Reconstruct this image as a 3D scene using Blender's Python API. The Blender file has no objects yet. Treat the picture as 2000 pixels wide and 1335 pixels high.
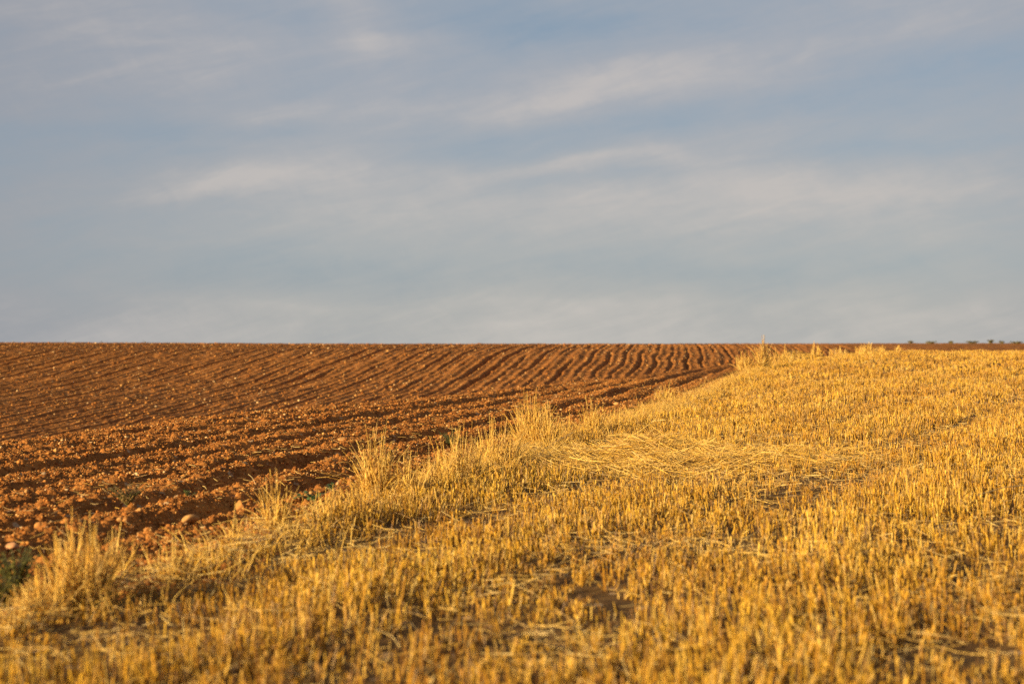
import bpy, math, random
import numpy as np

# ------------------------------------------------------------------ camera, sky, sun, exposure
scene = bpy.context.scene
COL = scene.collection
PI = math.pi
F = 50.0 / 36.0 * 2000.0            # focal length in photo pixels (photo is 2000 wide)
CAMZ = 1.40                         # eye height in metres above the near field

cam_data = bpy.data.cameras.new('camera')
cam = bpy.data.objects.new('camera', cam_data)
COL.objects.link(cam)
cam.location = (0, 0, CAMZ)
cam.rotation_euler = (PI / 2, 0, 0)
cam_data.lens = 50
cam_data.sensor_width = 36
cam_data.clip_start = 0.05
cam_data.clip_end = 5000
cam_data.dof.use_dof = True
cam_data.dof.focus_distance = 18.0
cam_data.dof.aperture_fstop = 1.7
scene.camera = cam

SUN_AZ = math.atan2(-0.80, -0.60)   # direction towards the sun: left and behind the camera
SUN_EL = math.radians(13.0)
sun_data = bpy.data.lights.new('sun', 'SUN')
sun_data.energy = 5.0
sun_data.angle = math.radians(0.5)
sun_data.color = (1.0, 0.79, 0.46)
sun = bpy.data.objects.new('sun', sun_data)
COL.objects.link(sun)
sx, sy, sz = math.sin(SUN_AZ) * math.cos(SUN_EL), math.cos(SUN_AZ) * math.cos(SUN_EL), math.sin(SUN_EL)
from mathutils import Vector
sun.rotation_euler = Vector((sx, sy, sz)).to_track_quat('Z', 'Y').to_euler()
sun.location = (-20, -10, 20)

scene.view_settings.view_transform = 'Standard'
scene.view_settings.look = 'None'
scene.view_settings.gamma = 1.0
scene.view_settings.use_curve_mapping = False
scene.view_settings.exposure = 0.95
scene.render.engine = 'CYCLES'
scene.cycles.use_denoising = False
scene.cycles.max_bounces = 5
scene.cycles.diffuse_bounces = 3
scene.cycles.glossy_bounces = 1
scene.cycles.transmission_bounces = 2


class NT:
    """little helper to write node expressions"""
    def __init__(self, tree):
        self.t = tree
        self.n = tree.nodes
        self.l = tree.links

    def link(self, a, b):
        self.l.new(a, b)

    def _in(self, sock, v):
        if isinstance(v, bpy.types.NodeSocket):
            self.l.new(v, sock)
        elif v is not None:
            sock.default_value = v

    def math(self, op, a, b=None, c=None, clamp=False):
        n = self.n.new('ShaderNodeMath')
        n.operation = op
        n.use_clamp = clamp
        for i, v in enumerate((a, b, c)):
            self._in(n.inputs[i], v)
        return n.outputs[0]

    def mix(self, f, a, b, blend='MIX'):
        n = self.n.new('ShaderNodeMix')
        n.data_type = 'RGBA'
        n.blend_type = blend
        n.clamp_factor = True
        self._in(n.inputs[0], f)
        self._in(n.inputs[6], a if isinstance(a, bpy.types.NodeSocket) else (*a, 1))
        self._in(n.inputs[7], b if isinstance(b, bpy.types.NodeSocket) else (*b, 1))
        return n.outputs[2]

    def noise(self, vec, scale, detail=4, rough=0.55, dist=0.0):
        n = self.n.new('ShaderNodeTexNoise')
        if vec is not None:
            self.l.new(vec, n.inputs['Vector'])
        n.inputs['Scale'].default_value = scale
        n.inputs['Detail'].default_value = detail
        n.inputs['Roughness'].default_value = rough
        n.inputs['Distortion'].default_value = dist
        return n.outputs['Fac']

    def ramp(self, f, a, b, lo=0.0, hi=1.0, smooth=True):
        n = self.n.new('ShaderNodeMapRange')
        n.interpolation_type = 'SMOOTHSTEP' if smooth else 'LINEAR'
        n.clamp = True
        self._in(n.inputs[0], f)
        for i, v in enumerate((a, b, lo, hi)):
            n.inputs[i + 1].default_value = v
        return n.outputs[0]

    def xyz(self, x, y, z):
        n = self.n.new('ShaderNodeCombineXYZ')
        for i, v in enumerate((x, y, z)):
            self._in(n.inputs[i], v)
        return n.outputs[0]


def build_world():
    w = bpy.data.worlds.new('World')
    scene.world = w
    w.use_nodes = True
    t = NT(w.node_tree)
    t.n.clear()
    out = t.n.new('ShaderNodeOutputWorld')
    bg = t.n.new('ShaderNodeBackground')
    t.link(bg.outputs[0], out.inputs[0])
    bg.inputs[1].default_value = 0.081
    sky = t.n.new('ShaderNodeTexSky')
    sky.sky_type = 'NISHITA'
    sky.sun_disc = False
    sky.sun_elevation = SUN_EL
    sky.sun_rotation = SUN_AZ
    sky.air_density = 1.0
    sky.dust_density = 1.0
    sky.ozone_density = 1.5
    tc = t.n.new('ShaderNodeTexCoord')
    sep = t.n.new('ShaderNodeSeparateXYZ')
    t.link(tc.outputs['Generated'], sep.inputs[0])
    x, y, z = sep.outputs
    az = t.math('ARCTAN2', x, y)                    # radians right of north
    el = t.math('ARCSINE', z)
    # thin high cloud: soft banks, drawn-out fibres, all by direction of the sky
    def field(sx_, sy_, ang, w):
        c, s = math.cos(math.radians(ang)), math.sin(math.radians(ang))
        p = t.math('ADD', t.math('MULTIPLY', az, c), t.math('MULTIPLY', el, s))
        q = t.math('SUBTRACT', t.math('MULTIPLY', el, c), t.math('MULTIPLY', az, s))
        return t.xyz(t.math('MULTIPLY', p, sx_), t.math('MULTIPLY', q, sy_), w)
    n1 = t.noise(field(5.0, 13.0, 6, 3.7), 1.0, 5, 0.5, 0.6)
    n2 = t.noise(field(9.0, 34.0, 9, 9.1), 1.0, 6, 0.55, 1.1)
    fibre = t.noise(field(16.0, 95.0, 13, 1.3), 1.0, 5, 0.6, 0.9)
    n3 = t.noise(field(38.0, 70.0, -35, 5.3), 1.0, 5, 0.6, 0.8)
    # wobble for the drawn streaks
    wob = t.math('SUBTRACT', t.noise(t.xyz(az, t.math('MULTIPLY', el, 2.5), 0.0), 6.0, 5, 0.6), 0.5)

    def streak(pcx, pcy, plen, pwid, ang, amp):
        """a long soft wisp; centre and size given as photo pixels, turned into sky angles"""
        a0, e0 = (pcx - 1000) / F, (667 - pcy) / F
        c, s = math.cos(math.radians(ang)), math.sin(math.radians(ang))
        da = t.math('SUBTRACT', az, a0)
        de = t.math('SUBTRACT', t.math('ADD', el, t.math('MULTIPLY', wob, 0.030)), e0)
        p = t.math('ADD', t.math('MULTIPLY', da, c), t.math('MULTIPLY', de, s))
        q = t.math('SUBTRACT', t.math('MULTIPLY', de, c), t.math('MULTIPLY', da, s))
        p = t.math('DIVIDE', p, plen / F)
        q = t.math('DIVIDE', q, pwid / F)
        r = t.math('ADD', t.math('MULTIPLY', p, p), t.math('MULTIPLY', q, q))
        return t.math('MULTIPLY', t.math('EXPONENT', t.math('MULTIPLY', r, -1.0)), amp)

    veil = t.math('ADD', t.math('MULTIPLY', t.math('SUBTRACT', n1, 0.5), 0.70), t.math('MULTIPLY', t.math('SUBTRACT', n2, 0.5), 0.40))
    veil = t.math('ADD', veil, t.math('ADD', t.math('MULTIPLY', t.math('SUBTRACT', fibre, 0.5), 0.30), t.math('MULTIPLY', t.math('SUBTRACT', n3, 0.5), 0.15)))
    veil = t.math('ADD', veil, 0.50)
    for s_ in STREAKS:
        veil = t.math('ADD', veil, streak(*s_))
    # thicker towards the horizon, where one looks through more of the layer
    veil = t.math('ADD', veil, t.ramp(el, 0.00, 0.13, 0.22, 0.0))
    # unseen sky overhead: veil thinned to clear blue, so shadows come out deeper
    veil = t.math('SUBTRACT', veil, t.ramp(el, 0.40, 0.9, 0.0, 0.9))
    veil = t.math('MINIMUM', t.math('MAXIMUM', veil, 0.0), 1.0)
    cloud = t.mix(t.ramp(el, 0.0, 0.20), CLOUD_LOW, CLOUD_HIGH)
    # darker grey mixed into the cloud colour towards the left and right sides
    grey = t.math('ADD', t.ramp(az, -0.42, -0.10, 1.0, 0.0), t.ramp(az, 0.26, 0.46, 0.0, 0.7))
    cloud = t.mix(t.math('MULTIPLY', grey, 0.8), cloud, CLOUD_GREY)
    cloud = t.mix(t.ramp(veil, 0.55, 1.0), cloud, t.mix(0.5, cloud, CLOUD_LIT))
    blue = t.mix(SKY_TINT[0], sky.outputs[0], SKY_TINT[1])
    full = t.mix(t.ramp(veil, 0.0, 0.9, 0.0, 1.0, False), blue, cloud)
    # unseen sky shaped for the fill: darker overhead, warm glow added round the sun
    full = t.mix(t.ramp(el, 0.30, 1.0, 0.0, 0.75), full, (0.55, 0.80, 1.35))
    nrm = t.n.new('ShaderNodeVectorMath')
    nrm.operation = 'DOT_PRODUCT'
    t.link(tc.outputs['Generated'], nrm.inputs[0])
    nrm.inputs[1].default_value = (sx, sy, sz)
    full = t.mix(t.ramp(nrm.outputs['Value'], 0.2, 1.0, 0.0, 0.85), full, (4.2, 2.9, 1.6))
    t.link(full, bg.inputs[0])


# soft wisps of the cirrus: centre x, centre y, half length, half width (photo px), tilt, strength
STREAKS = [
    (1300, 140, 560, 62, 9, 0.20), (1000, 205, 520, 60, 7, 0.18), (700, 50, 120, 60, -60, 0.26), (780, 95, 120, 16, 2, 0.16),
    (150, 60, 330, 80, -4, 0.22), (560, 225, 210, 26, 2, 0.20), (600, 338, 320, 34, 5, 0.27), (430, 375, 150, 20, 14, 0.12), (1680, 20, 220, 22, 8, 0.22),
    (1130, 318, 200, 14, 8, 0.26), (1290, 300, 110, 22, -20, 0.16), (1250, 405, 700, 60, -1, 0.24), (1700, 370, 420, 50, -2, 0.22),
    (350, 170, 260, 45, 3, 0.16), (600, 592, 420, 12, -2, 0.08), (1150, 592, 300, 9, -1, 0.06), (1000, 530, 1400, 55, 0, -0.30),
    (1060, 50, 280, 50, -4, -0.36), (980, 300, 200, 24, 4, -0.30), (1250, 245, 320, 24, 7, -0.24),
    (1500, 40, 260, 42, 8, -0.22), (1800, 160, 280, 70, 6, -0.22), (1180, 345, 170, 12, 3, -0.16),
    (500, 40, 160, 30, -6, -0.22), (300, 450, 380, 45, 0, -0.12), (450, 270, 380, 18, 2, -0.12), (1750, 300, 280, 22, 2, -0.16),
]
CLOUD_LOW = (3.35, 3.2, 2.9)
CLOUD_HIGH = (2.8, 2.77, 2.9)
CLOUD_LIT = (3.8, 3.55, 3.35)
CLOUD_GREY = (2.05, 2.05, 2.25)
SKY_TINT = (0.82, (1.50, 1.95, 2.52))
build_world()


# ------------------------------------------------------------------ numpy noise
def hash2(ix, iy, seed):
    h = (ix.astype(np.int64) * 374761393 + iy.astype(np.int64) * 668265263 + seed * 1442695041) & 0xFFFFFFFF
    h = ((h ^ (h >> 13)) * 1274126177) & 0xFFFFFFFF
    h = ((h ^ (h >> 16)) * 2246822519) & 0xFFFFFFFF
    return ((h ^ (h >> 15)) & 0xFFFFFF).astype(np.float32) / np.float32(0xFFFFFF)


def perlin(x, y, seed=0):
    x0 = np.floor(x); y0 = np.floor(y)
    fx = (x - x0).astype(np.float32); fy = (y - y0).astype(np.float32)
    ux = fx * fx * fx * (fx * (fx * 6 - 15) + 10); uy = fy * fy * fy * (fy * (fy * 6 - 15) + 10)

    def g(ox, oy):
        a = hash2(x0 + ox, y0 + oy, seed) * np.float32(2 * PI)
        return np.cos(a) * (fx - ox) + np.sin(a) * (fy - oy)
    a = g(0, 0); a = a + (g(1, 0) - a) * ux
    b = g(0, 1); b = b + (g(1, 1) - b) * ux
    return (a + (b - a) * uy) * 1.4


def clods(x, y, cell, seed, fill=0.8):
    """heights (0..1 of the cell size) of rough lumps strewn on a jittered lattice"""
    x = x / cell; y = y / cell
    x0 = np.floor(x); y0 = np.floor(y)
    h = np.zeros_like(x, dtype=np.float32)
    for ox in (-1, 0, 1):
        for oy in (-1, 0, 1):
            ix, iy = x0 + ox, y0 + oy
            r = hash2(ix, iy, seed + 2)
            keep = r < fill
            cx = ix + hash2(ix, iy, seed); cy = iy + hash2(ix, iy, seed + 1)
            rad = 0.25 + 0.55 * hash2(ix, iy, seed + 3) ** 2
            q = ((x - cx) ** 2 + (y - cy) ** 2) / rad ** 2
            v = np.where(keep, rad * 0.9 * np.sqrt(np.clip(1 - q, 0, 1)), 0)
            np.maximum(h, v, out=h)
    return h * cell


def smooth01(t):
    t = np.clip(t, 0, 1)
    return t * t * (3 - 2 * t)


def softplus(t, k):
    t = np.clip(t / k, -40, 40)
    return k * np.log1p(np.exp(t))


# ------------------------------------------------------------------ the lie of the land
def edge_d(X, Y):
    """signed distance to the edge of the stubble: positive in the stubble, negative on the plough"""
    return (X + 3.95 - 0.24 * Y) / 1.028


BREAK_Y = [0, 10, 19, 29, 40, 55, 62, 90, 200]
BREAK_X = [-9.5, -8.4, -7.0, -5.3, -0.1, 6.3, 9.2, 16.5, 44]


# how the far slope steepens up the hill and rolls over at the crest
HILL_Y = np.arange(-120.0, 400.0, 0.25)
_s = np.interp(HILL_Y, [20, 38, 52, 58, 63, 66, 70, 75, 82], [0.028, 0.034, 0.048, 0.085, 0.115, 0.112, 0.055, 0.014, 0.0])
HILL_Z = np.cumsum(_s) * 0.25
HILL_Z = HILL_Z - HILL_Z[-1]


def macro(X, Y):
    X = np.asarray(X, dtype=np.float64); Y = np.asarray(Y, dtype=np.float64)
    d = edge_d(X, Y)
    e = 0.013 * softplus(Y - 36, 2.0) - 0.055 * softplus(Y - 70, 3.0)
    s = smooth01(d / 5.5)
    zs = e + s * (0.0090 * np.clip(Y - 4, 0, 56))
    fall = softplus(np.interp(Y, BREAK_Y, BREAK_X) - X, 0.7)
    zs = zs - 0.15 * fall
    yc = 76 + 1.25 * softplus(X - 4, 2.0)
    top = 1.27 + 0.09 * smooth01((-X - 8) / 24)
    zb = top + np.interp(Y - (yc - 76), HILL_Y, HILL_Z)
    zb = zb - 0.0009 * np.clip(Y - yc - 22, 0, 60) ** 2 - 0.02 * np.clip(Y - yc - 82, 0, None)
    k = 0.06
    z = zb + softplus(zs - zb, k)
    return z, zs - zb          # height, and which of the two shapes it belongs to


def furrow(t, w, seed, along):
    i = np.floor(t)
    fr = t - i - 0.5
    strong = 0.6 + 0.4 * hash2(i, i * 0, seed)
    strong = np.where(hash2(i, i * 0, seed + 5) > 0.72, strong * 1.5, strong)
    n = 0.75 + 0.9 * perlin(along * 0.13, i * 7.3, seed + 9) + 0.4 * perlin(along * 0.6, i * 3.3, seed + 8)
    return strong * np.clip(n, 0.2, 1.5), np.exp(-(fr / w) ** 2) , fr


TROUGHS = [(-0.55, 0.05, 0.12), (-1.30, 0.09, 0.15), (-2.15, 0.17, 0.19), (-3.05, 0.07, 0.13), (-3.85, 0.09, 0.15), (-4.75, 0.11, 0.15), (-5.45, 0.14, 0.15),
           (-6.3, 0.08, 0.14), (-7.2, 0.10, 0.16), (-8.1, 0.08, 0.15), (-9.0, 0.09, 0.16), (-10.0, 0.08, 0.15)]


def soil_detail(X, Y, which):
    """ploughed relief: furrows and clods"""
    d = edge_d(X, Y)
    near = smooth01((which + 0.05) / 0.12)             # 1 on the near headland, 0 on the far slope
    wob = perlin(X * 0.25, Y * 0.25, 31) * 0.16 + perlin(X * 0.9, Y * 0.9, 32) * 0.06
    # far slope: furrows run up the hill
    tb = (X - 0.135 * Y + wob + 0.6 * perlin(Y * 0.035, X * 0.02, 35)) / 0.74
    sb, gb, fb = furrow(tb, 0.15, 11, Y)
    hb = -0.25 * sb * gb + 0.05 * np.cos(2 * PI * fb)
    h0 = hb
    # headland: furrows follow the stubble edge
    dd = d + wob * 0.8
    ha = 0.02 * perlin(X * 1.6, Y * 1.6, 28)
    for d0, dep, wid in TROUGHS:
        n_ = 0.8 + 0.6 * perlin(Y * 0.22, Y * 0 + d0 * 5.1, 29)
        n_ = np.clip(n_, 0.25, 1.4)
        q = (dd - d0) / wid
        ha += n_ * (-dep * np.exp(-q ** 2) + dep * 0.40 * np.exp(-((np.abs(q) - 1.9) / 0.8) ** 2))
    h = hb * (1 - near) + ha * near
    h = h + 0.03 * perlin(X * 0.8, Y * 0.8, 3) + 0.02 * perlin(X * 3, Y * 3, 4)
    c1 = clods(X + 0.03 * perlin(X * 9, Y * 9, 8), Y + 0.03 * perlin(X * 9, Y * 9, 7), 0.085, 41, 0.5)
    c2 = clods(X, Y, 0.040, 51, 0.85)
    h = h + c1 * (0.22 + 0.45 * near) + c2 * (0.45 + 0.5 * near)
    return h


# ------------------------------------------------------------------ mesh helpers
def mesh_np(name, verts, quads, mat, tris=None, tint=None, smooth=False):
    me = bpy.data.meshes.new(name)
    verts = np.asarray(verts, dtype=np.float32).reshape(-1, 3)
    nq = 0 if quads is None else len(quads)
    nt = 0 if tris is None else len(tris)
    me.vertices.add(len(verts))
    me.vertices.foreach_set('co', verts.ravel())
    loops = []
    if nq:
        loops.append(np.asarray(quads, dtype=np.int32).ravel())
    if nt:
        loops.append(np.asarray(tris, dtype=np.int32).ravel())
    loops = np.concatenate(loops)
    me.loops.add(len(loops))
    me.loops.foreach_set('vertex_index', loops)
    me.polygons.add(nq + nt)
    start = np.concatenate([np.arange(nq) * 4, nq * 4 + np.arange(nt) * 3]).astype(np.int32)
    me.polygons.foreach_set('loop_start', start)
    if smooth:
        me.polygons.foreach_set('use_smooth', np.ones(nq + nt, dtype=bool))
    if tint is not None:
        a = me.color_attributes.new('tint', 'FLOAT_COLOR', 'POINT')
        c = np.ones((len(verts), 4), dtype=np.float32)
        c[:, :3] = tint
        a.data.foreach_set('color', c.ravel())
    me.update(calc_edges=True)
    me.validate()
    me.materials.append(mat)
    return me


def link_obj(name, me, parent=None):
    o = bpy.data.objects.new(name, me)
    COL.objects.link(o)
    if parent is not None:
        o.parent = parent
    return o


def tag(o, label=None, category=None, group=None, kind=None):
    if label:
        o['label'] = label
    if category:
        o['category'] = category
    if group:
        o['group'] = group
    if kind:
        o['kind'] = kind
    return o


def tubes(P, R, sides=3, spin=None):
    """P (N,K,3) centre lines, R (N,K) radii -> verts, quads"""
    N, K, _ = P.shape
    ax = P[:, -1] - P[:, 0]
    ax = ax / (np.linalg.norm(ax, axis=1, keepdims=True) + 1e-9)
    ref = np.where(np.abs(ax[:, 2:3]) > 0.8, np.array([[1.0, 0, 0]]), np.array([[0, 0, 1.0]]))
    a = np.cross(ax, ref); a /= np.linalg.norm(a, axis=1, keepdims=True) + 1e-9
    b = np.cross(ax, a)
    if spin is None:
        spin = np.zeros(N)
    ang = spin[:, None] + np.arange(sides)[None] * 2 * PI / sides
    ring = np.cos(ang)[..., None] * a[:, None] + np.sin(ang)[..., None] * b[:, None]     # N,S,3
    V = P[:, :, None, :] + R[:, :, None, None] * ring[:, None]                            # N,K,S,3
    base = (np.arange(N) * K * sides)[:, None, None]
    k = (np.arange(K - 1) * sides)[None, :, None]
    s = np.arange(sides)[None, None]
    s2 = (s + 1) % sides
    q = np.stack([base + k + s, base + k + s2, base + k + sides + s2, base + k + sides + s], -1).reshape(-1, 4)
    return V.reshape(-1, 3), q


def strips(P, W):
    """flat blades: P (N,K,3) centre lines, W (N,K,3) half-width vectors"""
    N, K, _ = P.shape
    V = np.stack([P - W, P + W], 2).reshape(-1, 3)
    base = (np.arange(N) * K * 2)[:, None]
    k = (np.arange(K - 1) * 2)[None]
    q = np.stack([base + k, base + k + 1, base + k + 3, base + k + 2], -1).reshape(-1, 4)
    return V, q


def join(parts):
    """parts: list of (V, Q, C) -> one V, Q, C"""
    V, Q, C, off = [], [], [], 0
    for v, q, c in parts:
        V.append(v); Q.append(q + off); C.append(c); off += len(v)
    return np.concatenate(V), np.concatenate(Q), np.concatenate(C)


# ------------------------------------------------------------------ materials
def new_mat(name):
    m = bpy.data.materials.new(name)
    m.use_nodes = True
    t = NT(m.node_tree)
    b = t.n['Principled BSDF']
    return m, t, b


def soil_material(name, dark, mid, pale, bump=0.6):
    m, t, b = new_mat(name)
    geo = t.n.new('ShaderNodeNewGeometry')
    pos = geo.outputs['Position']
    big = t.noise(pos, 0.35, 4, 0.6)
    med = t.noise(pos, 3.0, 5, 0.65)
    fine = t.noise(pos, 28.0, 5, 0.7)
    c = t.mix(t.ramp(med, 0.35, 0.68), dark, mid)
    c = t.mix(t.math('MULTIPLY', t.ramp(fine, 0.52, 0.72), 0.75), c, pale)
    c = t.mix(t.math('MULTIPLY', t.ramp(big, 0.42, 0.66), 0.35), c, dark)
    # small pale stones mixed into the earth
    vo = t.n.new('ShaderNodeTexVoronoi')
    vo.inputs['Scale'].default_value = 9.0
    t.link(pos, vo.inputs['Vector'])
    vs = t.n.new('ShaderNodeSeparateColor')
    t.link(vo.outputs['Color'], vs.inputs[0])
    st = t.math('MULTIPLY', t.math('GREATER_THAN', vs.outputs[0], 0.93), t.math('LESS_THAN', vo.outputs['Distance'], 0.33))
    c = t.mix(t.math('MULTIPLY', st, 0.8), c, STONE_PALE)
    t.link(c, b.inputs['Base Color'])
    b.inputs['Roughness'].default_value = 0.95
    b.inputs['Specular IOR Level'].default_value = 0.1
    bp = t.n.new('ShaderNodeBump')
    bp.inputs['Strength'].default_value = bump
    bp.inputs['Distance'].default_value = 0.02
    hgt = t.math('ADD', fine, t.math('MULTIPLY', t.noise(pos, 70.0, 3, 0.6), 0.5))
    t.link(hgt, bp.inputs['Height'])
    t.link(bp.outputs[0], b.inputs['Normal'])
    return m


def tint_material(name, rough=0.6, spec=0.25, var=0.25, trans=0.0, scale=30.0):
    m, t, b = new_mat(name)
    at = t.n.new('ShaderNodeAttribute')
    at.attribute_name = 'tint'
    geo = t.n.new('ShaderNodeNewGeometry')
    n = t.noise(geo.outputs['Position'], scale, 3, 0.6)
    mul = t.ramp(n, 0.25, 0.75, 1 - var, 1 + var, False)
    col = t.n.new('ShaderNodeMix'); col.data_type = 'RGBA'; col.blend_type = 'MULTIPLY'
    col.inputs[0].default_value = 1.0
    t.link(at.outputs['Color'], col.inputs[6])
    cc = t.n.new('ShaderNodeCombineColor')
    for i in range(3):
        t.link(mul, cc.inputs[i])
    t.link(cc.outputs[0], col.inputs[7])
    t.link(col.outputs[2], b.inputs['Base Color'])
    b.inputs['Roughness'].default_value = rough
    b.inputs['Specular IOR Level'].default_value = spec
    if trans > 0:
        tr = t.n.new('ShaderNodeBsdfTranslucent')
        t.link(col.outputs[2], tr.inputs[0])
        mx = t.n.new('ShaderNodeMixShader')
        mx.inputs[0].default_value = trans
        out = t.n['Material Output']
        t.link(b.outputs[0], mx.inputs[1]); t.link(tr.outputs[0], mx.inputs[2])
        t.link(mx.outputs[0], out.inputs[0])
    return m


STONE_PALE = (0.50, 0.34, 0.19)
M_SOIL = soil_material('red_soil', (0.20, 0.072, 0.017), (0.48, 0.187, 0.042), (0.58, 0.275, 0.08))
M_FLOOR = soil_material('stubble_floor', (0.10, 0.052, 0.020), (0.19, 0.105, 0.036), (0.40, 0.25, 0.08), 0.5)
M_CLOD = tint_material('clod', 0.95, 0.08, 0.35, 0.0, 40.0)
M_STRAW = tint_material('straw', 0.42, 0.50, 0.25, 0.05, 25.0)
M_DRY = tint_material('dry_grass', 0.55, 0.35, 0.25, 0.08, 25.0)
M_GREEN = tint_material('green_leaf', 0.55, 0.3, 0.30, 0.20, 30.0)

# colours of single stalks (real differences; extra dark brown ones stand in for shade)
STRAW = np.array([(0.66, 0.365, 0.033), (0.74, 0.445, 0.050), (0.56, 0.28, 0.022), (0.80, 0.53, 0.12), (0.22, 0.100, 0.016), (0.40, 0.23, 0.065)])
STRAW_W = np.array([0.26, 0.21, 0.19, 0.10, 0.17, 0.07])
PALE = np.array([(0.70, 0.45, 0.12), (0.76, 0.53, 0.19), (0.60, 0.36, 0.08), (0.32, 0.175, 0.05), (0.44, 0.285, 0.11)])
GOLD = np.array([(0.76, 0.46, 0.085), (0.84, 0.56, 0.15), (0.68, 0.38, 0.06), (0.46, 0.25, 0.06), (0.64, 0.42, 0.14)])
PALE_W = np.array([0.3, 0.25, 0.2, 0.15, 0.10])
EARTH = np.array([(0.36, 0.138, 0.033), (0.44, 0.195, 0.052), (0.22, 0.078, 0.020), (0.52, 0.28, 0.09), (0.56, 0.36, 0.17)])
EARTH_W = np.array([0.33, 0.27, 0.24, 0.11, 0.05])


def pick(rng, table, w, n):
    c = table[rng.choice(len(table), n, p=w / w.sum())]
    return c * rng.uniform(0.82, 1.15, (n, 1))


# ------------------------------------------------------------------ ground sheets
def grid_axis(knots):
    """knots: (value, step) -> points with the step changing linearly"""
    out = [knots[0][0]]
    for (a, s0), (b, s1) in zip(knots, knots[1:]):
        x = a
        while x < b - 1e-6:
            f = (x - a) / (b - a)
            x += s0 + (s1 - s0) * f
            out.append(min(x, b))
        out[-1] = b
    return np.array(out)


def build_plough():
    ys = grid_axis([(-3.0, 0.5), (5.0, 0.10), (8.0, 0.022), (14.0, 0.03), (22.0, 0.045), (38.0, 0.075), (75.0, 0.075), (95.0, 0.12), (120.0, 0.6), (200, 6.0), (900.0, 60.0)])
    us = grid_axis([(-1.6, 0.12), (-0.46, 0.0009), (-0.40, 0.0008), (0.22, 0.0008), (0.24, 0.004), (0.46, 0.006), (1.6, 0.12)])
    U, Yg = np.meshgrid(us, ys)
    Xg = U * (Yg + 4.0) * 0.97
    z, which = macro(Xg, Yg)
    h = np.zeros_like(z)
    d = edge_d(Xg, Yg)
    m = (d < 0.8) | (Yg > 78)
    h[m] = soil_detail(Xg[m], Yg[m], which[m])
    h *= smooth01((0.6 - d) / 0.6) * (Yg < 81) + (Yg >= 81)
    z = z + h - 0.10 * smooth01((d - 0.25) / 0.4) * (Yg < 82)
    ny, nx = U.shape
    V = np.stack([Xg, Yg, z], -1).reshape(-1, 3)
    i = (np.arange(ny - 1)[:, None] * nx + np.arange(nx - 1)[None])
    q = np.stack([i, i + 1, i + nx + 1, i + nx], -1).reshape(-1, 4)
    me = mesh_np('ploughed_soil', V, q, M_SOIL, smooth=True)
    o = link_obj('ploughed_soil', me)
    tag(o, 'furrowed red brown ploughed soil rolling up to the horizon', None, None, 'structure')
    return o


def floor_z(X, Y):
    z, _ = macro(X, Y)
    return z + 0.02 * perlin(X * 1.7, Y * 1.7, 61) + 0.012 * perlin(X * 7, Y * 7, 62)


def build_floor():
    ys = grid_axis([(-3.0, 0.3), (4.0, 0.05), (20.0, 0.10), (60.0, 0.25), (83.0, 0.4)])
    ds = grid_axis([(0.0, 0.05), (6.0, 0.06), (14.0, 0.15), (60.0, 3.0)])
    D, Yg = np.meshgrid(ds, ys)
    D = D + 0.18 * perlin(Yg * 0.5, Yg * 0, 71) * (D < 0.01)
    Xg = D * 1.028 - 3.95 + 0.24 * Yg
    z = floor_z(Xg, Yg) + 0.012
    ny, nx = D.shape
    V = np.stack([Xg, Yg, z], -1).reshape(-1, 3)
    i = (np.arange(ny - 1)[:, None] * nx + np.arange(nx - 1)[None])
    q = np.stack([i, i + 1, i + nx + 1, i + nx], -1).reshape(-1, 4)
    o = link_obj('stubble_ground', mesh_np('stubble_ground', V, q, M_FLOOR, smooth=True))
    tag(o, 'brown earth floor of the harvested wheat field under the stubble', None, None, 'structure')


build_plough()
build_floor()


def soil_z(X, Y):
    X = np.atleast_1d(np.asarray(X, float)); Y = np.atleast_1d(np.asarray(Y, float))
    z, w = macro(X, Y)
    d = edge_d(X, Y)
    h = soil_detail(X, Y, w) * smooth01((0.6 - d) / 0.6)
    return np.where(d > 0.3, floor_z(X, Y), z + h)


def at(px, py, y0=4.0, y1=140.0):
    """the first point of the ground that photo pixel (px, py) looks at"""
    Y = np.arange(y0, y1, 0.02)
    X = (px - 1000) / F * Y
    z, _ = macro(X, Y)
    hit = np.nonzero(CAMZ - (py - 667.5) / F * Y <= z)[0]
    i = hit[0] if len(hit) else len(Y) - 1
    x, y = float(X[i]), float(Y[i])
    return x, y, float(soil_z(x, y)[0])


# ------------------------------------------------------------------ stubble (uncountable stalks)
rng = np.random.default_rng(7)
# the flattened straw and other places where little stands: centre x, y, radius along x, radius along y, how bare
PILE = at(1270, 905)
GAPS = []
for (gx, gy, rx, ry, s) in [(1280, 905, 1.5, 2.0, 0.72), (1500, 950, 0.9, 0.9, 0.6), (700, 1100, 0.55, 0.30, 0.9), (420, 1150, 0.35, 0.25, 0.9),
                            (1480, 1120, 0.35, 0.2, 0.6), (1760, 1080, 0.5, 0.2, 0.7), (1900, 1040, 0.7, 0.3, 0.8), (1650, 1010, 0.5, 0.2, 0.5),
                            (1300, 1005, 0.3, 0.2, 0.6), (880, 1225, 0.3, 0.12, 0.7), (230, 1255, 0.45, 0.22, 0.85), (80, 1310, 0.6, 0.25, 0.85), (1090, 1250, 0.3, 0.2, 0.8), (1900, 1290, 0.4, 0.2, 0.6), (1700, 1190, 0.4, 0.2, 0.6), (1830, 930, 0.6, 0.3, 0.6), (1120, 1300, 0.2, 0.15, 0.7),
                            (1600, 880, 0.9, 0.6, 0.5), (1750, 820, 1.0, 1.0, 0.4)]:
    g = at(gx, gy)
    GAPS.append((g[0], g[1], rx, ry, s))


TRACKS = (5.9, 4.0, -1.2, 11.2, 13.1)


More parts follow.
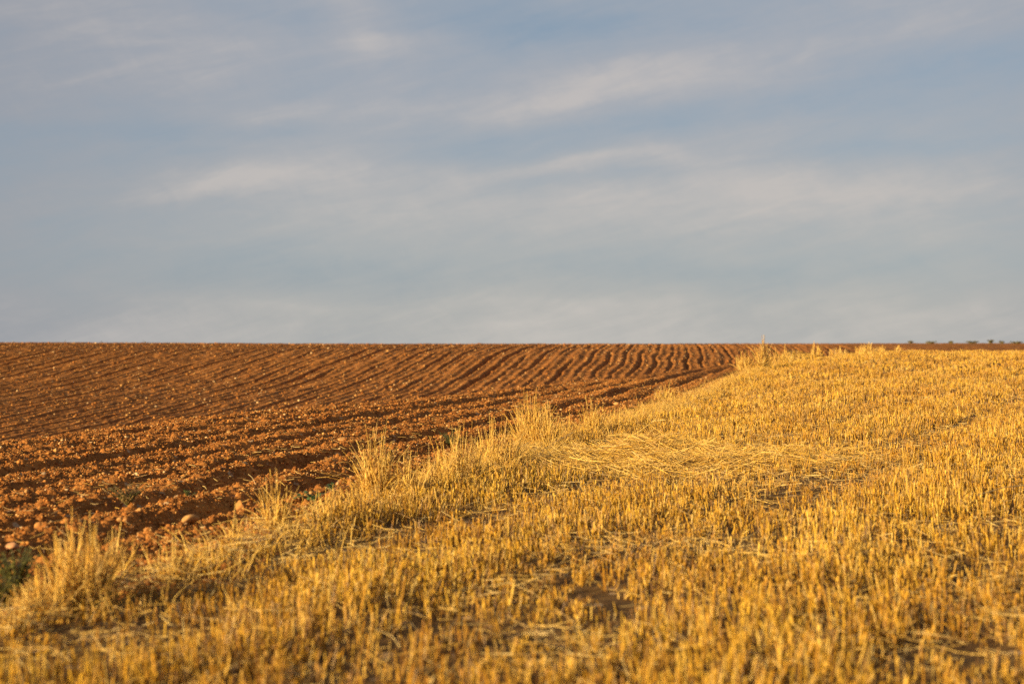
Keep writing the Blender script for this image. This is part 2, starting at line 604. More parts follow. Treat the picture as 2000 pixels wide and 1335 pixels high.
def bare(X, Y):
    v = np.zeros_like(X)
    for gx, gy, rx, ry, s in GAPS:
        q = ((X - gx) / rx) ** 2 + ((Y - gy) / ry) ** 2
        v = np.maximum(v, s * np.clip(1.6 - q, 0, 1))
    # the flattened wheel tracks of the combine
    for c0 in TRACKS:
        t = X - 0.5 * Y + c0 + 0.25 * perlin(Y * 0.12, Y * 0, 55)
        v = np.maximum(v, (0.55 + 0.4 * perlin(X * 0.6, Y * 0.4, 56)) * np.exp(-(t / 0.24) ** 2))
    return np.clip(v, 0, 1)


def stubble_points(y0, y1, dens, umax):
    """plants of the drill rows between two distances: returns one entry per stalk"""
    row = 0.165
    rows = np.arange(0.06, 45.0, row)
    pts = []
    step = 3.5 / dens / row            # three or four stalks to a plant
    for d in rows:
        n = int((y1 - y0) / step)
        if n < 1:
            continue
        Y = rng.uniform(y0, y1, n)
        D = d + rng.normal(0, 0.035, n) + 0.10 * perlin(Y * 0.6, Y * 0 + d * 0.2, 5)
        X = D * 1.028 - 3.95 + 0.24 * Y
        k = (X > -umax * (Y + 1.5) - 0.6) & (X < umax * (Y + 1.5) + 3.0)
        pts.append(np.stack([X[k], Y[k]], -1))
    p = np.concatenate(pts)
    dens_n = perlin(p[:, 0] * 1.1, p[:, 1] * 0.9, 81) * 0.6 + perlin(p[:, 0] * 3.1, p[:, 1] * 2.3, 82) * 0.5
    keep = rng.uniform(0, 1, len(p)) < np.clip(0.88 + dens_n * 1.1 + 0.14 * np.sin((p[:, 0] - 0.45 * p[:, 1]) * 2 * PI / 2.3), 0.08, 1.0) * (1 - bare(p[:, 0], p[:, 1]))
    return p[keep]


def build_stubble():
    parts = []
    leafs = []
    zones = [(3.6, 9.0, 900, 0.43, 0.0029), (9.0, 16.0, 820, 0.42, 0.0030), (16.0, 26.0, 620, 0.42, 0.0036), (26.0, 42.0, 280, 0.42, 0.0056), (42.0, 64.0, 140, 0.42, 0.0076), (64.0, 82.0, 75, 0.40, 0.010)]
    for zi, (y0, y1, dens, um, rad) in enumerate(zones):
        p = stubble_points(y0, y1, dens, um)
        nplant = len(p)
        nst = rng.integers(2, 6, nplant)
        idx = np.repeat(np.arange(nplant), nst)
        n = len(idx)
        off = rng.normal(0, 0.017, (n, 2))
        X = p[idx, 0] + off[:, 0]; Y = p[idx, 1] + off[:, 1]
        z = floor_z(X, Y)
        # cut height varies from place to place, less from stalk to stalk
        swath = np.sin((p[:, 0] - 0.45 * p[:, 1]) * 2 * PI / 2.3 + 1.5 * perlin(p[:, 0] * 0.3, p[:, 1] * 0.3, 93))
        hp = 0.128 + 0.026 * swath + 0.045 * perlin(p[:, 0] * 0.7, p[:, 1] * 0.7, 91) + 0.03 * perlin(p[:, 0] * 2.7, p[:, 1] * 2.7, 92)
        hp = hp * (1 - 0.5 * bare(p[:, 0], p[:, 1]))
        hp = np.clip(hp + rng.normal(0, 0.016, nplant), 0.06, 0.26)
        H = np.clip(hp[idx] * rng.normal(1.0, 0.17, n), 0.04, 0.36)
        lean_p = rng.normal(0, 0.07, (nplant, 2)) + 0.12 * np.stack([perlin(p[:, 0] * 0.8, p[:, 1] * 0.8, 95), perlin(p[:, 0] * 0.8, p[:, 1] * 0.8, 96)], -1)
        L = lean_p[idx] + off * 3.2 + rng.normal(0, 0.09, (n, 2))
        knocked = rng.uniform(0, 1, n) < 0.11
        L[knocked] *= rng.uniform(3, 8, (knocked.sum(), 1))
        H[knocked] *= 0.8
        dirv = np.concatenate([L, np.ones((n, 1))], 1)
        dirv /= np.linalg.norm(dirv, axis=1, keepdims=True)
        B = np.stack([X, Y, z - 0.015], -1)
        T = B + dirv * H[:, None]
        M = (B + T) / 2 + rng.normal(0, 0.006, (n, 3))
        P = np.stack([B, M, T], 1) if zi < 3 else np.stack([B, T], 1)
        r = rad * rng.uniform(0.65, 1.35, n)
        R = np.stack([r * 0.9, r, r * 1.05][:P.shape[1]], 1)
        V, Q = tubes(P, R, 3, rng.uniform(0, 6, n))
        patch = perlin(p[:, 0] * 0.5, p[:, 1] * 0.35, 97) * 0.4 + perlin(p[:, 0] * 1.7, p[:, 1] * 1.3, 98) * 0.3 + 0.5 - 0.12 * swath
        c = pick(rng, STRAW, STRAW_W, n)
        c *= (0.70 + 0.50 * rng.uniform(0, 1, nplant))[idx][:, None]
        # browner, darker places in the field
        brown = np.clip(patch * 1.5 - 0.45, 0, 1)[idx][:, None] * 0.75
        c = c * (1 - brown) + c * np.array([[0.62, 0.46, 0.30]]) * brown
        C = np.repeat(c, P.shape[1] * 3, axis=0)
        parts.append((V, Q, C))
        # dry leaves and split sheaths hanging on the stalks
        if zi < 4:
            sel = rng.uniform(0, 1, n) < (0.22 if zi < 3 else 0.15)
            b = B[sel] + dirv[sel] * (H[sel] * rng.uniform(0.15, 0.75, sel.sum()))[:, None]
            m = len(b)
            a = rng.uniform(0, 2 * PI, m)
            out = np.stack([np.cos(a), np.sin(a), np.zeros(m)], -1)
            ln = rng.uniform(0.05, 0.16, m)[:, None]
            up = rng.uniform(-0.2, 0.9, m)[:, None]
            zax = np.array([[0, 0, 1.0]])
            p1 = b + (out * 0.45 + zax * up * 0.6) * ln
            p2 = p1 + (out * 0.55 + zax * (up * 0.3 - 0.45)) * ln
            PP = np.stack([b, p1, p2], 1)
            side = np.cross(out, zax)
            w = rng.uniform(0.0015, 0.004, m)[:, None] * (1.0 if zi < 2 else 1.4)
            WW = np.stack([side * w, side * w * 0.8, side * w * 0.15], 1)
            V2, Q2 = strips(PP, WW)
            C2 = np.repeat(pick(rng, PALE, PALE_W, m), 6, axis=0)
            leafs.append((V2, Q2, C2))
    V, Q, C = join(parts + leafs)
    o = link_obj('stubble', mesh_np('stubble', V, Q, M_STRAW, tint=C))
    tag(o, 'dense golden cut wheat stubble covering the field', None, None, 'stuff')
    print('stubble', len(V), 'verts')


def loose(n, xy, zlift, len0, len1, tilt, table, weights, rad=0.0019, heading=None, spread=PI, short=None):
    a = rng.uniform(0, PI, n) if heading is None else rng.normal(heading, spread, n)
    ln = rng.uniform(len0, len1, n)
    if short is not None:
        ln = np.where(short, ln * 0.5, ln)
    el = rng.normal(0, tilt, n)
    dv = np.stack([np.cos(a) * np.cos(el), np.sin(a) * np.cos(el), np.sin(el)], -1)
    X, Y = xy[:, 0], xy[:, 1]
    C0 = np.stack([X, Y, zlift], -1)
    P0 = C0 - dv * ln[:, None] / 2; P2 = C0 + dv * ln[:, None] / 2
    sag = np.stack([rng.normal(0, 0.04, n), rng.normal(0, 0.04, n), rng.normal(-0.01, 0.04, n)], -1) * ln[:, None]
    P1 = C0 + sag
    P = np.stack([P0, P1, P2], 1)
    r = rad * rng.uniform(0.7, 1.4, n)
    V, Q = tubes(P, np.stack([r, r, r * 0.8], 1), 3, rng.uniform(0, 6, n))
    return V, Q, np.repeat(pick(rng, table, weights, n), 9, axis=0)


def build_straw():
    # straw strewn thinly between the stubble
    parts = []
    for y0, y1, per, rad in ((3.6, 10, 330, 0.0021), (10, 20, 170, 0.0025), (20, 40, 35, 0.0036)):
        um = 0.42
        area = (y1 ** 2 - y0 ** 2) * um
        n = int(area * per)
        Y = np.sqrt(rng.uniform(y0 ** 2, y1 ** 2, n)); X = rng.uniform(-um, um, n) * (Y + 1)
        d = edge_d(X, Y)
        k = ((d > -0.35) | ((d > -3.2) & (rng.uniform(0, 1, n) < 0.16))) & (rng.uniform(0, 1, n) < np.clip(0.45 + perlin(X * 0.9, Y * 0.9, 111) + bare(X, Y), 0.05, 1))
        X, Y = X[k], Y[k]
        z = np.where(edge_d(X, Y) > 0.2, floor_z(X, Y), macro(X, Y)[0] + 0.06) + np.abs(rng.normal(0.03, 0.035, len(X)))
        parts.append(loose(len(X), np.stack([X, Y], -1), z, 0.05, 0.30, 0.20, PALE, PALE_W, rad, short=edge_d(X, Y) < -0.3))
    V, Q, C = join(parts)
    o = link_obj('loose_straw', mesh_np('loose_straw', V, Q, M_STRAW, tint=C))
    tag(o, 'loose pale straw strewn thinly between the stubble', None, None, 'stuff')
    # the flattened heap
    n = 4600
    rr = rng.uniform(0, 1, n) ** 0.62; aa = rng.uniform(0, 2 * PI, n)
    ex, ey = 1.3, 1.8
    X = PILE[0] + rr * np.cos(aa) * ex + 0.15 * np.sin(aa * 3); Y = PILE[1] + rr * np.sin(aa) * ey
    X += (Y - PILE[1]) * -0.12 + rng.normal(0, 0.25, n); Y += rng.normal(0, 0.4, n)
    h = 0.23 * np.clip(1 - rr ** 2, 0, 1) * np.clip(0.55 + 1.1 * perlin(X * 1.6, Y * 1.2, 121) + 0.5 * perlin(X * 4, Y * 3, 122), 0.05, 1.6)
    z = floor_z(X, Y) + 0.02 + h * rng.uniform(0.25, 1, n) ** 0.5
    V, Q, C = loose(n, np.stack([X, Y], -1), z, 0.20, 0.55, 0.30, GOLD, PALE_W, 0.0027, 0.05, 0.8)
    n3 = 160
    k3 = rng.integers(0, n, n3)
    thick = loose(n3, np.stack([X[k3], Y[k3]], -1), z[k3] + 0.02, 0.25, 0.5, 0.24, GOLD[:2], PALE_W[:2], 0.0036, 0.1, 0.8)
    n2 = 1700
    X = PILE[0] + 0.9 + rng.normal(0, 0.75, n2); Y = PILE[1] - 0.5 + rng.normal(0, 0.5, n2)
    z = floor_z(X, Y) + np.abs(rng.normal(0.04, 0.05, n2))
    V2, Q2, C2 = loose(n2, np.stack([X, Y], -1), z, 0.2, 0.5, 0.26, GOLD, PALE_W, 0.0025, -0.1, 0.7)
    V, Q, C = join([(V, Q, C), (V2, Q2, C2), thick])
    o = link_obj('straw_heap', mesh_np('straw_heap', V, Q, M_STRAW, tint=C))
    tag(o, 'low flattened heap of tangled straw lying in the stubble', 'straw heap')


build_stubble()
build_straw()


# ------------------------------------------------------------------ earth clods and stones
def ico(sub):
    import bmesh
    bm = bmesh.new()
    bmesh.ops.create_icosphere(bm, subdivisions=sub, radius=1.0)
    v = np.array([x.co[:] for x in bm.verts]); f = np.array([[x.index for x in y.verts] for y in bm.faces])
    bm.free()
    return v, f


ICO = {1: ico(1), 2: ico(2), 3: ico(3)}


def lump_shapes(k, sub, rough):
    out = []
    v, f = ICO[sub]
    for i in range(k):
        r = np.random.default_rng(500 + i + 37 * sub)
        w = v.copy()
        for _ in range(7):                      # flat facets: cut the ball by random planes
            nrm = r.normal(0, 1, 3); nrm /= np.linalg.norm(nrm)
            lim = r.uniform(0.42, 0.85)
            dd = w @ nrm
            w = w - np.where(dd > lim, dd - lim, 0)[:, None] * nrm * 0.85
        s = 7.0
        nn = perlin(w[:, 0] * 1.7 + 10 * i, w[:, 1] * 1.7 + w[:, 2] * 2.1, 5) + 0.5 * perlin(w[:, 0] * 4 + 10 * i, w[:, 1] * 4 + w[:, 2] * 4, 6)
        w = w * (1 + rough * nn)[:, None]
        out.append(w * r.uniform(0.75, 1.15, 3) * np.array([1, 1, 0.8]))
    return out, f


def build_clods():
    tab, f = lump_shapes(14, 1, 0.22)
    tab = np.array(tab)
    tab2, f2 = lump_shapes(10, 2, 0.20)
    tab2 = np.array(tab2)

    def scatter(n, X, Y, rad, shapes, faces, colour):
        z = soil_z(X, Y)
        s = rng.integers(0, len(shapes), n)
        a = rng.uniform(0, 2 * PI, n)
        W = shapes[s] * rad[:, None, None]
        ca, sa = np.cos(a)[:, None], np.sin(a)[:, None]
        x = W[..., 0] * ca - W[..., 1] * sa; y = W[..., 0] * sa + W[..., 1] * ca
        V = np.stack([x + X[:, None], y + Y[:, None], W[..., 2] + (z + rad * 0.25)[:, None]], -1)
        nv = V.shape[1]
        T = (faces[None] + (np.arange(n) * nv)[:, None, None]).reshape(-1, 3)
        return V.reshape(-1, 3), T, np.repeat(colour, nv, axis=0)

    out = []
    # near headland
    def region(y0, y1, per, u0, u1):
        n = int((y1 ** 2 - y0 ** 2) / 2 * (u1 - u0) * per)
        Y = np.sqrt(rng.uniform(y0 ** 2, y1 ** 2, n)); X = rng.uniform(u0, u1, n) * Y
        return X, Y
    for y0, y1, per, rmin, sub in ((7.5, 14, 1700, 0.005, 1), (14, 24, 950, 0.0068, 1), (24, 48, 260, 0.011, 1)):
        X, Y = region(y0, y1, per, -0.46, 0.16)
        _, w = macro(X, Y)
        d = edge_d(X, Y)
        k = (d < 0.25) & (w > -0.1)
        X, Y = X[k], Y[k]
        n = len(X)
        rad = rmin * (1 - rng.uniform(0, 0.985, n)) ** -0.36
        rad = np.clip(rad, rmin, 0.036)
        out.append(scatter(n, X, Y, rad, tab2 if sub == 2 else tab, f2 if sub == 2 else f, pick(rng, EARTH, EARTH_W, n)))
    X, Y = region(34, 84, 9.0, -0.44, 0.30)
    _, w = macro(X, Y)
    k = (edge_d(X, Y) < 0.0) & (w < 0.1)
    X, Y = X[k], Y[k]; n = len(X)
    rad = np.clip(0.022 * (1 - rng.uniform(0, 0.98, n)) ** -0.33, 0, 0.075)
    out.append(scatter(n, X, Y, rad, tab, f, pick(rng, EARTH, np.array([0.34, 0.28, 0.20, 0.12, 0.06]), n)))
    V, T, C = join(out)
    o = link_obj('clod_litter', mesh_np('clod_litter', V, None, M_CLOD, tris=T, tint=C))
    tag(o, 'crumbled red earth clods and pebbles littering the ploughed soil', None, None, 'stuff')
    print('clods', len(V))


build_clods()


def stone_mesh(seed, colour, sub=3, rough=0.10):
    sh, f = lump_shapes(seed % 9 + 1, sub, rough)
    w = sh[-1]
    c = np.tile(np.array(colour)[None], (len(w), 1))
    return mesh_np('stone', w, None, M_CLOD, tris=f, tint=c, smooth=False)


def stone(name, px, py, wpx, label, category, colour, seed, flat=1.0, group=None, me=None, sub=3, rough=0.1):
    x, y, z = at(px, py)
    r = wpx / 2 / F * y
    o = link_obj(name, me or stone_mesh(seed, colour, sub, rough))
    o.scale = (r, r, r * flat)
    o.location = (x, y, z + r * flat * 0.55)
    o.rotation_euler = (0, 0, seed * 1.3)
    return tag(o, label, category, group)


ST = (0.46, 0.24, 0.085); SP = (0.52, 0.34, 0.17); SE = (0.40, 0.18, 0.055)
stone('stone', 372, 1032, 34, 'round tan stone at the plough edge just above the stubble', 'stone', ST, 3, 0.95, rough=0.05)
stone('stone', 24, 1083, 40, 'large pinkish angular stone at the far left beside green weeds', 'stone', (0.44, 0.22, 0.11), 5, 0.7)
stone('stone', 471, 1006, 20, 'upright pointed brown stone beside the bent dry stalks', 'stone', SE, 7, 1.5)
stone('stone', 171, 1008, 15, 'narrow upright tan stone left of the brush litter', 'stone', ST, 2, 1.4)
stone('stone', 152, 985, 13, 'small whitish stone just above the narrow upright one', 'stone', SP, 8, 0.8)
stone('stone', 323, 1002, 14, 'small orange block between brush litter and round tan stone', 'stone', SE, 4, 0.8)
stone('earth_clod', 290, 1044, 24, 'wedge shaped orange clod lying in the shaded furrow', 'clod', SE, 6, 0.7)
stone('stone', 658, 886, 18, 'pale angular stone standing proud of the furrowed headland', 'stone', SP, 1, 1.0)
stone('earth_clod', 672, 868, 22, 'broad tan clod just behind the pale angular stone', 'clod', ST, 9, 0.6)
stone('stone', 534, 885, 9, 'small pale pebble perched on top of an orange clod', 'stone', SP, 2, 1.1)
stone('earth_clod', 531, 893, 14, 'orange clod carrying a small pale pebble', 'clod', SE, 3, 0.9)
stone('stone', 649, 820, 9, 'little round tan stone alone near the brow of the headland', 'stone', ST, 5, 1.2)
stone('earth_clod', 268, 936, 14, 'pale tan clod among crumbled earth beside a smaller clod', 'clod', SP, 7, 0.9)
stone('earth_clod', 177, 946, 17, 'flat topped orange clod in the crumbled left headland', 'clod', ST, 8, 0.6)
stone('earth_clod', 397, 893, 24, 'large rough clod high on the left headland', 'clod', ST, 2, 0.7)
stone('stone', 342, 896, 9, 'bright pale pebble beside the large rough clod', 'stone', SP, 4, 0.9)
stone('earth_clod', 446, 850, 13, 'upright tan clod on the brow of the headland', 'clod', ST, 1, 1.2)
stone('stone', 1210, 768, 9, 'bright pebble beside the dark furrow close to the stubble', 'stone', SP, 3, 0.8)
stone('earth_clod', 1204, 800, 14, 'orange clod lying right against the stubble edge', 'clod', ST, 6, 0.8)

random.seed(4)
protos = [stone_mesh(i + 1, c, 2, 0.16) for i, c in enumerate((ST, SE, ST, SP, SE))]
k = 0
while k < 90:
    px, py = random.uniform(5, 1080), random.uniform(800, 1050)
    x, y, z = at(px, py)
    w = float(macro(x, y)[1])
    if edge_d(x, y) > -0.25 or w < 0.15 or y > 40:
        continue
    stone('earth_clod', px, py, random.uniform(0.04, 0.075) * F / y, 'rough orange earth clod lying among the crumbled soil of the headland', 'clod', None, k, random.uniform(0.6, 0.95),
          'earth clods on the near headland', protos[k % 5])
    k += 1
pale = [stone_mesh(i + 3, SP, 1, 0.12) for i in range(3)]
k = 0
while k < 70:
    px, py = random.uniform(5, 1400), random.uniform(674, 800)
    x, y, z = at(px, py)
    w = float(macro(x, y)[1])
    if w > -0.15 or edge_d(x, y) > -0.5:
        continue
    stone('stone', px, py, random.uniform(0.06, 0.11) * F / y, 'small pale stone lying on the far furrowed slope', 'stone', None, k, 0.8,
          'pale stones on the far slope', pale[k % 3])
    k += 1


# ------------------------------------------------------------------ dry grass tufts on the edge
def blades(rg, n, spread, h0, h1, lean, w, table, weights, droop, K=5, out_bias=0.2):
    a = rg.uniform(0, 2 * PI, n)
    rr = spread * np.sqrt(rg.uniform(0, 1, n))
    b = np.stack([rr * np.cos(a), rr * np.sin(a), np.full(n, -0.02)], -1)
    a2 = a + rg.normal(0, 1.8, n)
    ln = np.abs(rg.normal(0, lean, n)) + out_bias * lean * rr / max(spread, 1e-3)
    H = rg.uniform(h0, h1, n)
    dr = rg.uniform(0, droop, n)
    t = np.linspace(0, 1, K)[None]
    horiz = (ln[:, None] * t + dr[:, None] * t ** 2.5) * H[:, None]
    up = (t - 0.35 * dr[:, None] * t ** 3) * H[:, None]
    P = np.stack([b[:, 0:1] + np.cos(a2)[:, None] * horiz, b[:, 1:2] + np.sin(a2)[:, None] * horiz, b[:, 2:3] + up], -1)
    R = w * rg.uniform(0.7, 1.3, n)[:, None] * (1 - 0.6 * t ** 2)
    V, Q = tubes(P, R, 3, rg.uniform(0, 6, n))
    return V, Q, np.repeat(pick(rg, table, weights, n), K * 3, axis=0)


def tuft_meshes(seed, n, spread, height, dense, g=1.0):
    rg = np.random.default_rng(seed)
    m1 = mesh_np('stem_clump', *_vq(blades(rg, n, spread, height * 0.3, height, 0.12, 0.0040 * g, GOLD, PALE_W, 0.30)))
    m3 = mesh_np('tall_stalk', *_vq(blades(rg, max(2, n // 14), spread * 0.5, height * 1.0, height * 1.3, 0.05, 0.0048 * g, GOLD, PALE_W, 0.08)))
    m2 = mesh_np('leaf_fringe', *_vq(blades(rg, int(n * dense), spread, height * 0.2, height * 0.62, 0.38, 0.0034 * g, GOLD, PALE_W, 0.8)))
    return m1, m2, m3


def _vq(x):
    return x[0], x[1], M_DRY, None, x[2]


def tuft(px, py, hpx, wpx, n, label, seed, group='dry grass tufts along the stubble edge', dense=0.8, cat='grass tuft'):
    x, y, z = at(px, py)
    h = 1.1 * hpx / F * y
    s = wpx / 2 / F * y
    n = int(n * 1.9)
    e = bpy.data.objects.new('grass_tuft', None)
    COL.objects.link(e)
    e.location = (x, y, z)
    tag(e, label, cat, group)
    m1, m2, m3 = tuft_meshes(seed, n, s, h, dense, max(1.0, y / 17))
    link_obj('stem_clump', m1, e)
    link_obj('leaf_fringe', m2, e)
    link_obj('tall_stalk', m3, e)
    return e


TUFTS = [
    # px, py of the foot, height px, width px, stems, label
    (160, 1195, 150, 110, 150, 'tall bushy tawny tuft left of the bare shaded hollow, nearest of the big tufts'),
    (85, 1215, 95, 100, 90, 'tangled low straw coloured tuft beside the green weeds'),
    (335, 1140, 80, 55, 26, 'sparse stiff stalks below the round tan stone'),
    (230, 1120, 75, 60, 28, 'loose row of stalks in front of the dark furrow'),
    (455, 1080, 75, 20, 16, 'slim upright bunch of stalks beside matted pale straw'),
    (540, 1050, 100, 45, 45, 'open tuft of stiff stalks under the pointed brown stone'),
    (735, 985, 120, 50, 80, 'tall spiky tuft rising clear against the dark furrows'),
    (800, 985, 85, 60, 70, 'leaning tuft just right of the tall spiky one'),
    (900, 950, 95, 80, 110, 'wide feathery tuft in front of the green weed'),
    (970, 920, 85, 80, 110, 'dense pale tuft left of the tallest bushy tuft'),
    (1035, 880, 92, 50, 110, 'tall pale bushy tuft with long stalks above it'),
    (1065, 882, 74, 62, 150, 'rounded bushy tuft, dark on its right side'),
    (1160, 850, 60, 40, 60, 'narrow tuft behind the straw heap with two tall stalks'),
    (1200, 845, 40, 60, 50, 'low ragged tuft between narrow tuft and even stubble'),
    (1300, 780, 26, 44, 36, 'small ragged tuft where the stubble edge climbs'),
    (1455, 722, 30, 34, 40, 'reddish gold tuft at the last visible furrow'),
    (1489, 722, 53, 16, 46, 'slender tuft poking up past the skyline'),
    (1525, 712, 30, 46, 36, 'thin straggling tuft against the brown far soil'),
    (1595, 702, 26, 26, 36, 'bright tuft on the far stubble brow'),
    (1560, 706, 18, 40, 30, 'short tuft between the slender and bright ones'),
    (1640, 694, 14, 40, 30, 'short fringe tuft on the distant stubble brow'),
    (1690, 688, 15, 40, 40, 'pale tuft standing higher on the distant brow'),
    (1722, 688, 14, 12, 14, 'tiny clump closing the row on the distant brow'),
    (1755, 686, 12, 10, 10, 'isolated thin stalks farthest right along the edge'),
    (640, 1030, 60, 70, 50, 'drooping tuft over a dark hollow near small green leaves'),
    (690, 1010, 55, 50, 45, 'short dense tuft left of the tall spiky one'),
    (850, 960, 70, 50, 60, 'ragged tuft filling the gap beside the feathery one'),
    (1105, 865, 45, 50, 60, 'low grey gold tuft crossed by a fallen straw'),
    (400, 1110, 50, 60, 30, 'scattered bent stalks above the shaded hollow'),
    (20, 1250, 70, 60, 40, 'messy flattened tuft at the near left corner'),
]
for i, (a, b, h, w, n, lab) in enumerate(TUFTS):
    tuft(a, b, h, w, n, lab, 900 + i)

# low ragged fringe that follows the edge between the tufts
def build_fringe():
    n = 14000
    Y = rng.uniform(7.0, 82.0, n) ** 1.0
    Y = 7 + (Y - 7) * rng.uniform(0, 1, n) ** 0.8
    D = rng.normal(0.10, 0.24, n)
    k = perlin(Y * 0.55, Y * 0, 131) + 0.4 * perlin(Y * 2.0, Y * 0, 132) > -0.10
    k &= rng.uniform(0, 1, n) < np.clip((Y - 5) / 10, 0.3, 1)
    Y, D = Y[k], D[k]; n = len(Y)
    X = D * 1.028 - 3.95 + 0.24 * Y
    z = macro(X, Y)[0] - 0.02
    rg = np.random.default_rng(77)
    V, Q, C = blades(rg, n, 0.001, 0.08, 0.30, 0.25, 0.0030, GOLD, PALE_W, 0.5)
    kk = 15
    V = V.reshape(n, kk, 3)
    V[..., 0] += X[:, None]; V[..., 1] += Y[:, None]; V[..., 2] += z[:, None]
    o = link_obj('grass_fringe', mesh_np('grass_fringe', V.reshape(-1, 3), Q, M_DRY, tint=C))
    tag(o, 'thin dry grass along the edge of the stubble', None, None, 'stuff')


build_fringe()


# ------------------------------------------------------------------ fallen straws, weeds, far shrubs
def straw(pts, r, label):
    P = np.array([pts], float)
    V, Q = tubes(P, np.full((1, len(pts)), r), 5)
    V = V - np.array(pts[0])
    c = np.tile(np.array([[0.68, 0.48, 0.18]]), (len(V), 1))
    o = link_obj('straw_stalk', mesh_np('straw_stalk', V, Q, M_STRAW, tint=c, smooth=True))
    o.location = pts[0]
    return tag(o, label, 'straw')


def straw_px(a, b, lift0, lift1, r, label):
    p0, p1 = at(*a), at(*b)
    p0 = np.array(p0) + (0, 0, lift0); p1 = np.array(p1) + (0, 0, lift1)
    m = (p0 + p1) / 2 + (0, 0, 0.02)
    straw([tuple(p0), tuple(m), tuple(p1)], r, label)


straw_px((1047, 905), (1119, 880), 0.08, 0.24, 0.0035, 'long pale straw leaning right of the rounded bushy tuft')
straw_px((978, 925), (1035, 905), 0.10, 0.24, 0.003, 'thin straw fallen across the dense pale tuft')
straw_px((485, 935), (500, 965), 0.16, 0.03, 0.003, 'short straw propped steeply on the dark furrow')
straw_px((490, 1017), (560, 1022), 0.02, 0.03, 0.003, 'straw lying flat beneath the pointed brown stone')
straw_px((620, 980), (694, 962), 0.04, 0.05, 0.004, 'curved pale straw lying beside the small green leaves')
straw_px((1905, 1020), (2010, 1000), 0.20, 0.22, 0.004, 'long bright straw resting on stubble tops far right')


def weed(px, py, hpx, wpx, nleaf, leaf, label, seed, colour=(0.10, 0.14, 0.035), cat='weed', name='green_weed', group=None):
    rg = np.random.default_rng(seed)
    x, y, z = at(px, py)
    h = hpx / F * y; s = wpx / 2 / F * y
    e = bpy.data.objects.new(name, None)
    COL.objects.link(e)
    e.location = (x, y, z)
    tag(e, label, cat, group)
    # branching stem
    nb = max(3, nleaf // 9)
    a = rg.uniform(0, 2 * PI, nb)
    tip = np.stack([np.cos(a) * s * rg.uniform(0.3, 1, nb), np.sin(a) * s * rg.uniform(0.3, 1, nb), h * rg.uniform(0.5, 1, nb)], -1)
    base = np.zeros((nb, 3)); mid = tip * 0.5 + np.array([0, 0, 0.12 * h])
    V, Q = tubes(np.stack([base, mid, tip], 1), np.tile(np.array([[0.004, 0.003, 0.0015]]), (nb, 1)) * max(1, leaf / 0.03), 4)
    c = np.tile(np.array([[0.12, 0.12, 0.04]]), (len(V), 1))
    link_obj('stem', mesh_np('stem', V, Q, M_GREEN, tint=c), e)
    # leaves: small folded blades along the stems
    bi = rg.integers(0, nb, nleaf); tt = rg.uniform(0.15, 1, nleaf)[:, None]
    b = np.where(tt < 0.5, base[bi] + (mid[bi] - base[bi]) * tt * 2, mid[bi] + (tip[bi] - mid[bi]) * (tt * 2 - 1))
    a = rg.uniform(0, 2 * PI, nleaf)
    out = np.stack([np.cos(a), np.sin(a), rg.uniform(-0.3, 0.8, nleaf)], -1)
    side = np.stack([-np.sin(a), np.cos(a), np.zeros(nleaf)], -1)
    L = leaf * rg.uniform(0.6, 1.4, nleaf)[:, None]
    P = np.stack([b, b + out * L * 0.35 + (0, 0, 0.0), b + out * L * 0.7 + np.array([0, 0, -0.1]) * L, b + out * L + np.array([0, 0, -0.3]) * L], 1)
    W = np.stack([side * L * 0.04, side * L * 0.26, side * L * 0.24, side * L * 0.02], 1)
    V, Q = strips(P, W)
    col = np.array([colour]) * rg.uniform(0.6, 1.5, (nleaf, 1))
    link_obj('foliage', mesh_np('foliage', V, Q, M_GREEN, tint=np.repeat(col, 8, axis=0)), e)
    return e


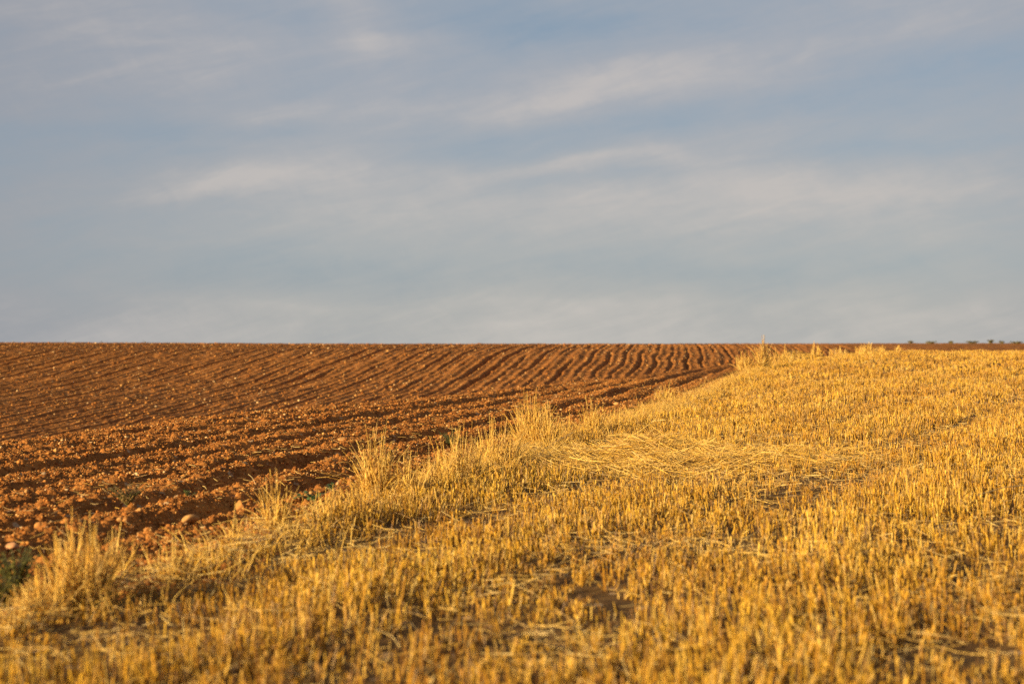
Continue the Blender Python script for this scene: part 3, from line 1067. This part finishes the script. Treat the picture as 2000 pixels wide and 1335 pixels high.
weed(610, 985, 16, 66, 60, 0.05, 'low broad leaved green weed in the hollow by the stubble edge', 1, (0.10, 0.17, 0.06))
weed(645, 968, 16, 36, 40, 0.045, 'small green weed beside the curved pale straw', 2, (0.10, 0.17, 0.06))
weed(880, 868, 34, 56, 260, 0.022, 'dark feathery green weed behind the wide feathery tuft', 3, (0.10, 0.11, 0.03))
weed(30, 1165, 90, 110, 420, 0.030, 'bushy green weed under the large pinkish stone', 4, (0.17, 0.15, 0.03))
weed(5, 1185, 80, 70, 300, 0.030, 'second green weed at the near left corner, partly cut off', 5, (0.17, 0.15, 0.03))
weed(370, 985, 18, 40, 90, 0.022, 'tiny green weed above the round tan stone', 6, (0.10, 0.12, 0.03))
weed(250, 1008, 45, 90, 420, 0.026, 'dried brown brush litter left of the round tan stone', 7, (0.34, 0.21, 0.08), 'dead weed', 'dead_weed')
weed(560, 855, 8, 30, 30, 0.02, 'scrap of green beside clods on the headland brow', 8, (0.12, 0.13, 0.04))

FAR = [(1778, 6, 14, 'slight green bush, first of those on the far right skyline'), (1818, 5, 26, 'low pale bush second along the skyline'), (1857, 6, 12, 'tiny lollipop shaped bush on the skyline'),
       (1898, 7, 34, 'widest low green bush on the skyline'), (1934, 10, 16, 'tallest dark green bush on the skyline'), (1956, 6, 12, 'small brownish bush right of the tallest one'),
       (1985, 6, 40, 'long dark bush at the far right skyline'), (128, 6, 4, 'lone upright dead stem on the left skyline'), (200, 5, 10, 'faint weed sprig on the left skyline'), (284, 6, 14, 'small round weed on the left skyline')]
for i, (px, h, w, lab) in enumerate(FAR):
    y = 84.0 if px < 1000 else 112.0
    x = (px - 1000) / F * y
    rg = i
    e = weed(px, 700, h * 0.8, w, (150 if w > 8 else 14) if px > 1000 else 10, 0.07 if px > 1000 else 0.045, lab, 40 + i, (0.27, 0.23, 0.11), 'bush', 'bush', 'weeds and bushes on the skyline')
    # stand it on the crest
    Yl = np.arange(60, 130, 0.25); Xl = (px - 1000) / F * Yl
    zz, _ = macro(Xl, Yl)
    j = int(np.argmax((zz - CAMZ) / Yl))
    old = e.location.y
    e.location = (float(Xl[j]), float(Yl[j]), float(zz[j]))
    sc = float(Yl[j]) / old
    e.scale = (sc, sc, sc)
